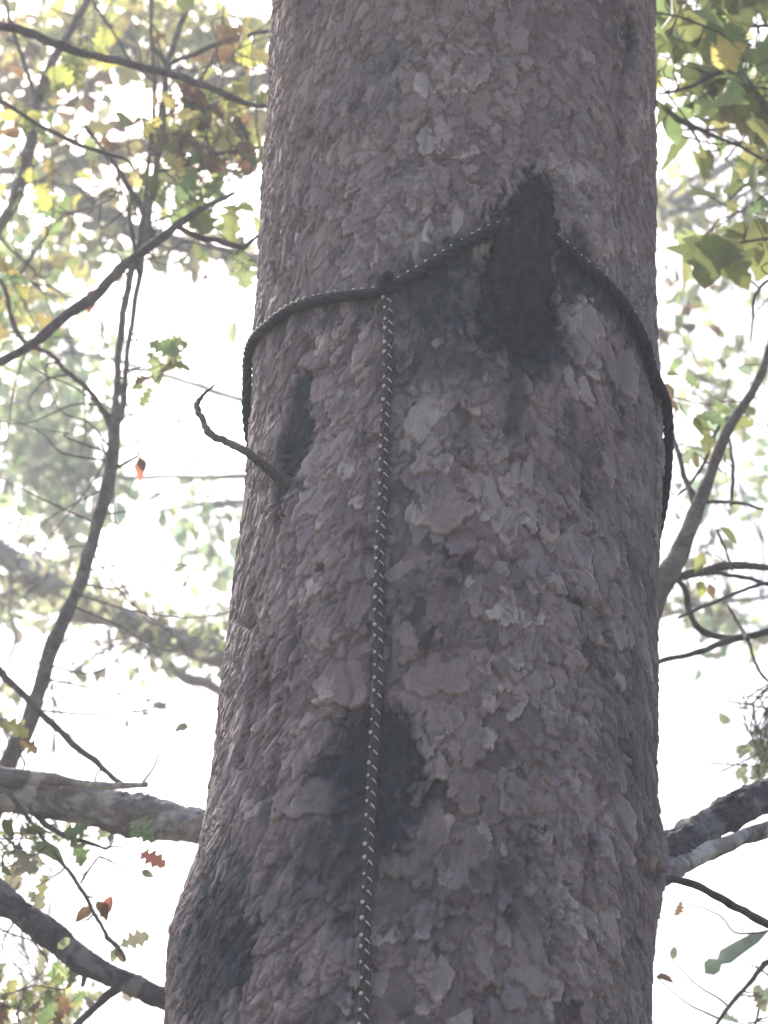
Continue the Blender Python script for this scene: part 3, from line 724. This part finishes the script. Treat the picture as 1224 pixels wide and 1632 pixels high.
for a in [('oval', 1105, 665, 30, 30, 44, 'olive'), ('oval', 1150, 840, 30, 25, 40, 'olive'), ('oval', 1120, 880, -8, 34, 34, 'olive'), ('oval', 1115, 925, 4, 24, 30, 'yellow'), ('oval', 1130, 930, 8, 24, 26, 'brown'),
          ('oak', 1110, 660, 45, 15, 50, 'green'), ('oval', 1140, 640, 20, 20, 36, 'green'), ('oval', 1175, 585, 24, 12, 30, 'teal'), ('oval', 1062, 610, 12, 34, 34, 'brown'), ('oval', 1066, 635, 14, 16, 26, 'brown'),
          ('oval', 1130, 690, -8, 44, 40, 'olive'), ('oval', 1106, 720, 6, 34, 34, 'olive')]:
    big_leaf(lv, a[0], a[1], a[2], a[3], a[4], a[5], YR + random.uniform(-.1, .1), a[6])
lv.cluster('oak', 1140, 680, 50, 70, YR + .4, .2, 18, .05, ['pale', 'olive', 'green'])
lv.build(rt, M_LEAF)

# broad leaved tree at the upper right
YM = 1.0
mp = empty('maple_tree', (float(at(1560, 900, YM)[0]), YM, 0), 'maple with broad olive leaves filling the upper right corner', 'tree')
stem_to_ground([(1560, 1500, 70), (1540, 1000, 62), (1480, 500, 55), (1400, 200, 46), (1340, -100, 36), (1300, -400, 22)], YM, (mp.location.x, YM), M_SAP, mp, 'trunk')
for pts in [
    [(1440, 340, 14), (1330, 160, 13), (1230, 78, 9), (1180, 100, 10), (1140, 118, 9), (1095, 140, 6), (1050, 150, 4)],
    [(1400, 200, 12), (1300, 60, 9), (1230, 42, 6), (1150, 42, 6), (1075, 25, 4)],
    [(1480, 500, 12), (1300, 300, 8), (1200, 245, 6), (1160, 225, 6), (1122, 210, 8), (1090, 195, 10), (1066, 178, 10), (1040, 160, 10)],
    [(1092, 196, 5), (1108, 216, 5), (1122, 243, 4)],
    [(1430, 420, 10), (1320, 380, 8), (1230, 380, 5), (1160, 390, 5), (1120, 400, 4)],
    [(1480, 520, 10), (1340, 430, 8), (1240, 440, 6), (1204, 470, 5), (1200, 510, 4), (1196, 545, 3)],
]:
    limb('branch', pts, YM, YM + random.uniform(-.1, .1), M_TWIG, mp, 8)
lv = Leaves((.85, 1.12))
for (x, y, rx, ry, c, sz, pal) in [(1150, 20, 110, 40, 30, .095, ['olive', 'green']), (1190, 120, 60, 60, 20, .095, ['olive', 'green']), (1205, 200, 40, 60, 14, .095, ['olive']),
                                   (1090, 80, 40, 60, 12, .07, ['olive', 'yellow']), (1150, 200, 40, 30, 10, .08, ['green', 'olive']), (1190, 340, 40, 50, 14, .07, ['olive', 'green']),
                                   (1350, 100, 150, 200, 90, .085, ['olive', 'green']), (1150, -120, 250, 60, 80, .085, ['olive', 'green'])]:
    lv.cluster('maple', x, y, rx, ry, YM, .22, c, sz, pal)
for a in [('maple', 1138, 372, -22, 92, 108, 'olive'), ('maple', 1222, 368, -10, 95, 100, 'olive'), ('maple', 1150, 400, 45, 66, 84, 'olive'), ('maple', 1185, 350, 25, 70, 80, 'olive'), ('oval', 1062, 178, 20, 62, 68, 'green'), ('maple', 1105, 100, 10, 60, 70, 'olive'),
          ('oval', 1120, 155, -5, 50, 52, 'green'), ('maple', 1200, 150, -20, 70, 80, 'olive'), ('maple', 1170, 60, -20, 70, 85, 'olive'), ('maple', 1225, 250, -40, 20, 70, 'olive'), ('maple', 1105, 15, 0, 60, 80, 'olive'), ('maple', 1060, 30, 0, 50, 70, 'green'),
          ('maple', 1125, 375, -30, 30, 70, 'green'), ('maple', 1185, -10, 0, 60, 80, 'olive')]:
    big_leaf(lv, a[0], a[1], a[2], a[3], a[4], a[5], YM + random.uniform(-.1, .1), a[6])
lv.build(mp, M_LEAF)

# small oak at the lower right corner
YL = 1.2
ro = empty('young_oak', (float(at(1330, 1600, YL)[0]), YL, 0), 'thin young oak at the lower right with one long drooping grey green leaf', 'tree')
stem_to_ground([(1330, 1750, 24), (1300, 1620, 20), (1275, 1480, 18), (1290, 1300, 14), (1260, 1180, 10), (1240, 1080, 6)], YL, (ro.location.x, YL), M_SAP, ro)
limb('branch', [(1280, 1500, 10), (1235, 1525, 10), (1212, 1545, 9), (1190, 1572, 7), (1165, 1600, 7), (1140, 1636, 6), (1110, 1690, 4)], YL, YL - .1, M_TWIG, ro, 8)
limb('branch', [(1212, 1590, 5), (1207, 1620, 4), (1200, 1650, 3)], YL, YL, M_TWIG, ro, 6)
limb('branch', [(1282, 1440, 8), (1250, 1475, 5), (1222, 1484, 4), (1205, 1487, 3)], YL, YL - .1, M_TWIG, ro, 6)
lv = Leaves((1.05, 1.25))
for a in [('lance', 1222, 1484, -100, 62, 122, 'slate'), ('oval', 1205, 1590, 10, -32, 34, 'grey'), ('oak', 1200, 1580, 20, 25, 36, 'grey'), ('oak', 1085, 1435, -2, 22, 26, 'brown'), ('oval', 1072, 1530, 4, -26, 28, 'grey'), ('oval', 1045, 1556, 28, 4, 30, 'brown')]:
    big_leaf(lv, a[0], a[1], a[2], a[3], a[4], a[5], YL - .08, a[6])
lv.cluster('oak', 1225, 1590, 30, 40, YL, .1, 14, .05, ['teal', 'grey'])
lv.cluster('small', 1218, 1200, 20, 70, YL + .4, .1, 70, .03, ['grey', 'pale'])
lv.cluster('needle', 1212, 1190, 14, 30, YL + .4, .1, 40, .05, ['grey', 'teal'])
lv.cluster('needle', 1215, 1190, 18, 30, YL, .1, 6, .05, ['brown'])
lv.build(ro, M_LEAF)

# ------------------------------------------------------------------ trees farther off
def far_tree(name, label, xpx, ypx, Y, tpx, limbs, clusters, foot=None, kind='small'):
    fx = float(at(xpx, ypx, Y)[0]); e = empty(name, (fx, Y, 0), label, 'tree', 'trees farther off in the wood')
    n0 = len(BR); top = at(xpx, ypx, Y); r = .5 * tpx / ppm(xpx, ypx, Y)
    zt = top[2] + 3
    z = np.linspace(-.2, zt, 16); P = np.stack([fx + .08 * np.sin(z * .7 + Y), np.full_like(z, Y), z], -1)
    mb = MB(); mb.tube(P, r * np.linspace(1.4, .35, 16), 16, .06); mb.build('trunk', M_FAR, e)
    for pts in limbs:
        pts = [(P[0], P[1], P[2]) for P in pts]
        limb('limb', pts, Y, Y + random.uniform(-.4, .4), M_FAR, e, 12, 8, .12, .07)
    L = Leaves(len(BR) - n0)
    for c in clusters: L.cluster(c[7] if len(c) > 7 else kind, c[0], c[1], c[2], c[3], Y + (c[8] if len(c) > 8 else 0), .8, c[4], c[5], c[6])
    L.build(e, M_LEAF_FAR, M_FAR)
    return e
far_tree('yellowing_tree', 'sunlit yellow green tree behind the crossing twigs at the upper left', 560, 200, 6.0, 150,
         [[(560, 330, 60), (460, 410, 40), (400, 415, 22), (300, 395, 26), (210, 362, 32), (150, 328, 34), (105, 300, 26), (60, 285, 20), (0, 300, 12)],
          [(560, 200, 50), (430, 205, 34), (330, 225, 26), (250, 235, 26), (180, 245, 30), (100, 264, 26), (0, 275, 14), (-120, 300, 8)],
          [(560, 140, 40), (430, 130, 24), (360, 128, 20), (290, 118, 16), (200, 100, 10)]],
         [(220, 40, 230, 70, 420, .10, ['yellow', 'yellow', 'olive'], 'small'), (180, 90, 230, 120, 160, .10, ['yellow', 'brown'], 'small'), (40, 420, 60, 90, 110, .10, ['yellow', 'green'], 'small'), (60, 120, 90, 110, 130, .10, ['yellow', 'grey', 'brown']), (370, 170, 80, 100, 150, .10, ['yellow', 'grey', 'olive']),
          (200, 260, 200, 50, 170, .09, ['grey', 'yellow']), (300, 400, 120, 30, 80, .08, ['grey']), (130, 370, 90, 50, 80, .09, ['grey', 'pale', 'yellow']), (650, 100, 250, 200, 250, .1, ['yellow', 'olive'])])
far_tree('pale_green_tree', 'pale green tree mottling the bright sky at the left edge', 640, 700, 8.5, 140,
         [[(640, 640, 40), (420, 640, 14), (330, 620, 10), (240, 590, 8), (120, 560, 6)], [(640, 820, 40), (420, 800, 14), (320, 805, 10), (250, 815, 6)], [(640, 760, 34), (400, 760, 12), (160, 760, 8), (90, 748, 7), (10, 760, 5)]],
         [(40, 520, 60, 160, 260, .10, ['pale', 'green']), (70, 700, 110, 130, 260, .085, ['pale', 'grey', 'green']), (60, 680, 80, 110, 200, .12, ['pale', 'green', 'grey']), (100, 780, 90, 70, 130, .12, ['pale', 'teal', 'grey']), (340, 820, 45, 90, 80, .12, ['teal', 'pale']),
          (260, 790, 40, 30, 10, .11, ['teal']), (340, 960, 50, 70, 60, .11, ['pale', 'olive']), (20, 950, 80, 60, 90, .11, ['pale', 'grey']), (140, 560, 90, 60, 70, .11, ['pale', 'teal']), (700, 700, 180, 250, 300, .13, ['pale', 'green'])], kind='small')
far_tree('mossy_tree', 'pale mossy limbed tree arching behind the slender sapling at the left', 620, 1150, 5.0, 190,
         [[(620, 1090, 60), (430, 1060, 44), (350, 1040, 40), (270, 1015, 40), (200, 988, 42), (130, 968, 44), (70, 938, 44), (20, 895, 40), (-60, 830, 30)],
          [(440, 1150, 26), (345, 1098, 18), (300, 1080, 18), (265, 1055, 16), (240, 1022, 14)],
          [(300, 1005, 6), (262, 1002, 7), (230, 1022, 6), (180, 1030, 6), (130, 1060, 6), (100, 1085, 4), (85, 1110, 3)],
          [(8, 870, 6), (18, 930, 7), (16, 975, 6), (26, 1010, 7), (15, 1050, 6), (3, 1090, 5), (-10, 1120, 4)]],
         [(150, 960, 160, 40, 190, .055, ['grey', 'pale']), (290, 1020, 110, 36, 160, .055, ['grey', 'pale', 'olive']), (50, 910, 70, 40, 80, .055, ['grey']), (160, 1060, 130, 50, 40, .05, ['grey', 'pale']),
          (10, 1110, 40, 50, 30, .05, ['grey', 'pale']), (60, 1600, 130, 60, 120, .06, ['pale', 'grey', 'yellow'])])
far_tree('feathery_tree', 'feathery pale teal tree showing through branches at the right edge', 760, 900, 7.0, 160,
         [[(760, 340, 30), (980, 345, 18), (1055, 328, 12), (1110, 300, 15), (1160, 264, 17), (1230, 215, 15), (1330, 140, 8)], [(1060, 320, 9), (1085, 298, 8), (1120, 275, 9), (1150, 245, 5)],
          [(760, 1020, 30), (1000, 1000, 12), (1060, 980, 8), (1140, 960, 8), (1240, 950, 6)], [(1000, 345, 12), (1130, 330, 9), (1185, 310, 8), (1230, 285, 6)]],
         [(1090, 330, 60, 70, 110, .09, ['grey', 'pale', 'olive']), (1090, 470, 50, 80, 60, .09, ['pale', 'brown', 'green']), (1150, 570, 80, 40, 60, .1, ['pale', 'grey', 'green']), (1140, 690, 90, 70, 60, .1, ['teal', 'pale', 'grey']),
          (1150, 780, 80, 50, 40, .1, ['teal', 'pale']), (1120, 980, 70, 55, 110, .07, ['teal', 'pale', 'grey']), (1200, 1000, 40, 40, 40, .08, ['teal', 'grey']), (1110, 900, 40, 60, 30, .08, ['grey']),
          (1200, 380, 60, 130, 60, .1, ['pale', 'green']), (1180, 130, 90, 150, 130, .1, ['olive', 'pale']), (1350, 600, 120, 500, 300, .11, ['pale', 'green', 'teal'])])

far_tree('wood_edge_tree', 'leafy tree of the wood standing beyond the left edge of the view', -750, 500, 6.5, 170,
         [[(-750, 500, 50), (-600, 300, 30), (-420, 200, 16)], [(-760, 800, 50), (-950, 650, 30), (-1150, 600, 14)], [(-750, 200, 40), (-900, 0, 24), (-1000, -200, 12)]],
         [(-600, 400, 350, 500, 700, .12, ['pale', 'green', 'yellow']), (-1200, 600, 400, 600, 500, .12, ['pale', 'olive'])])
far_tree('roadside_tree', 'leafy tree of the wood standing beyond the right edge of the view', 1950, 500, 6.0, 150,
         [[(1950, 500, 50), (1800, 300, 30), (1650, 200, 16)], [(1950, 800, 50), (2150, 650, 30), (2350, 600, 14)]],
         [(1850, 400, 300, 500, 500, .12, ['pale', 'green', 'olive']), (2400, 600, 400, 600, 400, .12, ['pale', 'olive'])])

# the pine's own crown, high above the frame
def crown():
    L = Leaves()
    for k in range(16):
        z = 8.2 + k * .45; a = k * 2.4; ln = 2.6 * (1 - (z - 8) / 9) + .5
        b = np.array([float(cen(z)), 0, z]); t = b + np.array([math.cos(a) * ln, math.sin(a) * ln, .3])
        mb = MB(); P = catmull(np.array([b, b * .5 + t * .5 + [0, 0, .15], t]), 5); mb.tube(P, np.linspace(.05, .012, len(P)), 8, .08); mb.build('limb', M_LIMB, pine)
        for i in range(14):
            c = b + (t - b) * random.uniform(.35, 1.05) + rng.normal(0, .18, 3)
            for j in range(24):
                d = rng.normal(0, 1, 3); d[2] += .3; L.add('needle', c, d, .16, random.choice([(.05, .09, .035), (.07, .11, .045)]))
    L.build(pine, M_LEAF)
crown()

# ------------------------------------------------------------------ the rope
def rope_sweep(P, rad, hang=False):
    """P: centre line. returns strand mesh; strands are laid as three helices for the twisted look"""
    T, N, B = frames(P); return T, N, B
def resample(P, step):
    d = np.concatenate([[0], np.cumsum(np.linalg.norm(np.diff(P, axis=0), axis=1))]); n = max(3, int(d[-1] / step))
    s = np.linspace(0, d[-1], n); return np.stack([np.interp(s, d, P[:, k]) for k in range(P.shape[1])], -1), s
def surface_path(px, lift):
    A = [hit(x, y) for x, y in px]; return A
RR = .0068
def make_rope():
    th0, z0 = hit(618, 462)
    e = empty('rope', tuple(on_trunk(th0, z0, .01)), 'black twisted rope with pale flecks looped round the pine trunk and hanging down its front', 'rope')
    # loop: front path from left silhouette, over the knot and peak, to the right silhouette, then round the back
    front = [(398, 575), (407, 545), (432, 518), (470, 492), (520, 480), (570, 474), (612, 468), (640, 452), (700, 415), (760, 380), (806, 362), (850, 362),
             (890, 392), (930, 426), (970, 462), (1003, 504), (1028, 552), (1042, 602)]
    A = [hit(x, y) for x, y in front]
    thL, zL = A[0]; thR, zR = A[-1]
    zl2, zr2 = hit(393, 640)[1], hit(1062, 740)[1]
    A = [(-2.1, zl2 - .07), (-1.75, zl2 - .02), (-1.50, zl2 + .02)] + A + [(1.42, zr2 + .06), (1.62, zr2 - .0), (1.85, zr2 - .06), (2.3, zr2 - .14), (2.8, zr2 - .16), (3.4, zl2 - .14), (2 * math.pi - 2.5, zl2 - .12)]
    A.append((A[0][0] + 2 * math.pi, A[0][1]))
    A = np.array(A); A = catmull(A, 14)
    # lift: ride over the plates
    L = np.array([surf_h((t + math.pi) % (2 * math.pi) - math.pi, z) for t, z in A])
    k = 9; Lp = np.pad(L, k, mode='edge'); Ls = np.convolve(Lp, np.ones(2 * k + 1) / (2 * k + 1), 'valid'); Ls = np.maximum(Ls, L - .003)
    P = np.array([on_trunk(t, z, RR * .75 + l) for (t, z), l in zip(A, Ls)])
    P, s = resample(P, .0016); strands('loop', P, s, e, RR * .92, bead_dir=np.array([0, -.45, 1.0]), pitch=.0122, dash=.12, bead=.0020)
    # hanging line
    hang = [(617, 470), (622, 500), (622, 540), (621, 580), (621, 620), (618, 660), (616, 700), (615, 740), (614, 800), (610, 860), (608, 920), (606, 980), (606, 1040), (604, 1100), (598, 1160), (594, 1220),
            (591, 1300), (589, 1380), (586, 1460), (584, 1540), (582, 1632), (578, 1800)]
    A = np.array([hit(x, y) for x, y in hang[:-1]])
    A = np.vstack([A, [A[-1][0] - .02, A[-1][1] - .25], [A[-1][0] - .03, 1.3]])
    A = catmull(A, 10)
    zz = A[:, 1]
    L = np.array([surf_h(t, z) if z > ZLO else .006 for t, z in A]); L = np.convolve(np.pad(L, 12, mode='edge'), np.ones(25) / 25, 'valid') + .001
    P = np.array([on_trunk(t, z, RR * .8 + l) for (t, z), l in zip(A, L)])
    P, s = resample(P, .0016); strands('hanging_line', P, s, e, RR * .78, bead_dir=np.array([-1.0, -.75, 0]), pitch=.0155, dash=1.0, bead=.0021, mat=M_ROPE2)
    # the knot that joins them
    c = on_trunk(th0, z0, RR * 2.2 + surf_h(th0, z0)); mb = MB()
    u = np.linspace(0, 2 * np.pi * 1.9, 60)
    P = c + np.stack([.006 * np.cos(u) + .001 * u / 6, -.006 * np.sin(2 * u) - .002, .008 * np.sin(u) + .003 * np.cos(2 * u)], -1)
    mb.tube(P, np.full(60, RR * .72), 10); mb.build('knot', M_ROPE, e)
def strands(name, P, s, parent, R0, bead_dir, pitch, dash, bead, mat=None):
    T, N, B = frames(P); mb = MB()
    for k in range(3):
        a = 2 * np.pi * (s / (pitch * 3.0) + k / 3)
        C = P + (R0 * .46) * (np.cos(a)[:, None] * N + np.sin(a)[:, None] * B)
        mb.tube(C, np.full(len(P), R0 * .60), 8, .03)
    o = mb.build(name, mat or M_ROPE, parent)
    # pale tracer: one fleck per turn on one side and a thin diagonal dash over the front
    tr = MB(); n = int(s[-1] / pitch)
    for i in range(n):
        si = i * pitch + pitch * .5 + rng.normal(0, pitch * .07); j = int(np.searchsorted(s, si)); j = min(max(j, 2), len(P) - 3)
        t = T[j]; d = bead_dir.copy()
        if name == 'loop':                    # upper outer side of the rope wherever it runs
            out = np.array([P[j][0] - cen(P[j][2]), P[j][1], 0]); out /= np.linalg.norm(out) + 1e-9; d = out * .5 + np.array([0, 0, 1.0])
        d = d - t * np.dot(d, t); d /= np.linalg.norm(d); b = np.cross(t, d)
        r = bead * rng.uniform(.65, 1.15) ; c = P[j] + d * (R0 * 1.0)
        Q = np.array([c - (t * .5 + b * .6) * r * 1.3, c - (t * .5 + b * .6) * r * .7, c, c + (t * .5 + b * .6) * r * .7, c + (t * .5 + b * .6) * r * 1.3])
        tr.tube(Q, [r * .3, r * .85, r, r * .85, r * .3], 7)
        if dash > .5:
            m = 8; q = np.linspace(.42, .95, m) ; w_ = rng.uniform(.75, 1.2)
            ang = q * 1.9
            sg = 1 if np.dot(b, np.array([1, -.4, 0])) > 0 else -1
            dn = -1 if t[2] > 0 else 1
            C = np.array([P[j] + R0 * 1.05 * (math.cos(x) * d + sg * math.sin(x) * b) + dn * t * pitch * .62 * y for x, y in zip(ang, q)])
            tr.tube(C, np.array([.35, .8, 1, 1, 1, .9, .7, .3]) * .00075 * w_, 5)
    tr.build('tracer', M_TRACE, o)
make_rope()

# ------------------------------------------------------------------ haze: added volume that imitates veiling glare of the lens
def haze():
    bpy.ops.mesh.primitive_cube_add(size=1, location=(0, 5, 8.4)); o = bpy.context.object; o.name = 'haze'
    o.scale = (60, 60, 19.6); o.data.name = 'haze'
    m, t, b = new_mat('haze_glare'); t.nodes.remove(b)
    v = t.nodes.new('ShaderNodeVolumePrincipled'); v.inputs['Color'].default_value = (.80, .87, 1, 1); v.inputs['Density'].default_value = .0125; v.inputs['Anisotropy'].default_value = .3
    t.links.new(v.outputs[0], t.nodes['Material Output'].inputs['Volume']); o.data.materials.append(m); tag(o, 'thin added haze in place of lens glare', None, None, 'stuff')
haze()
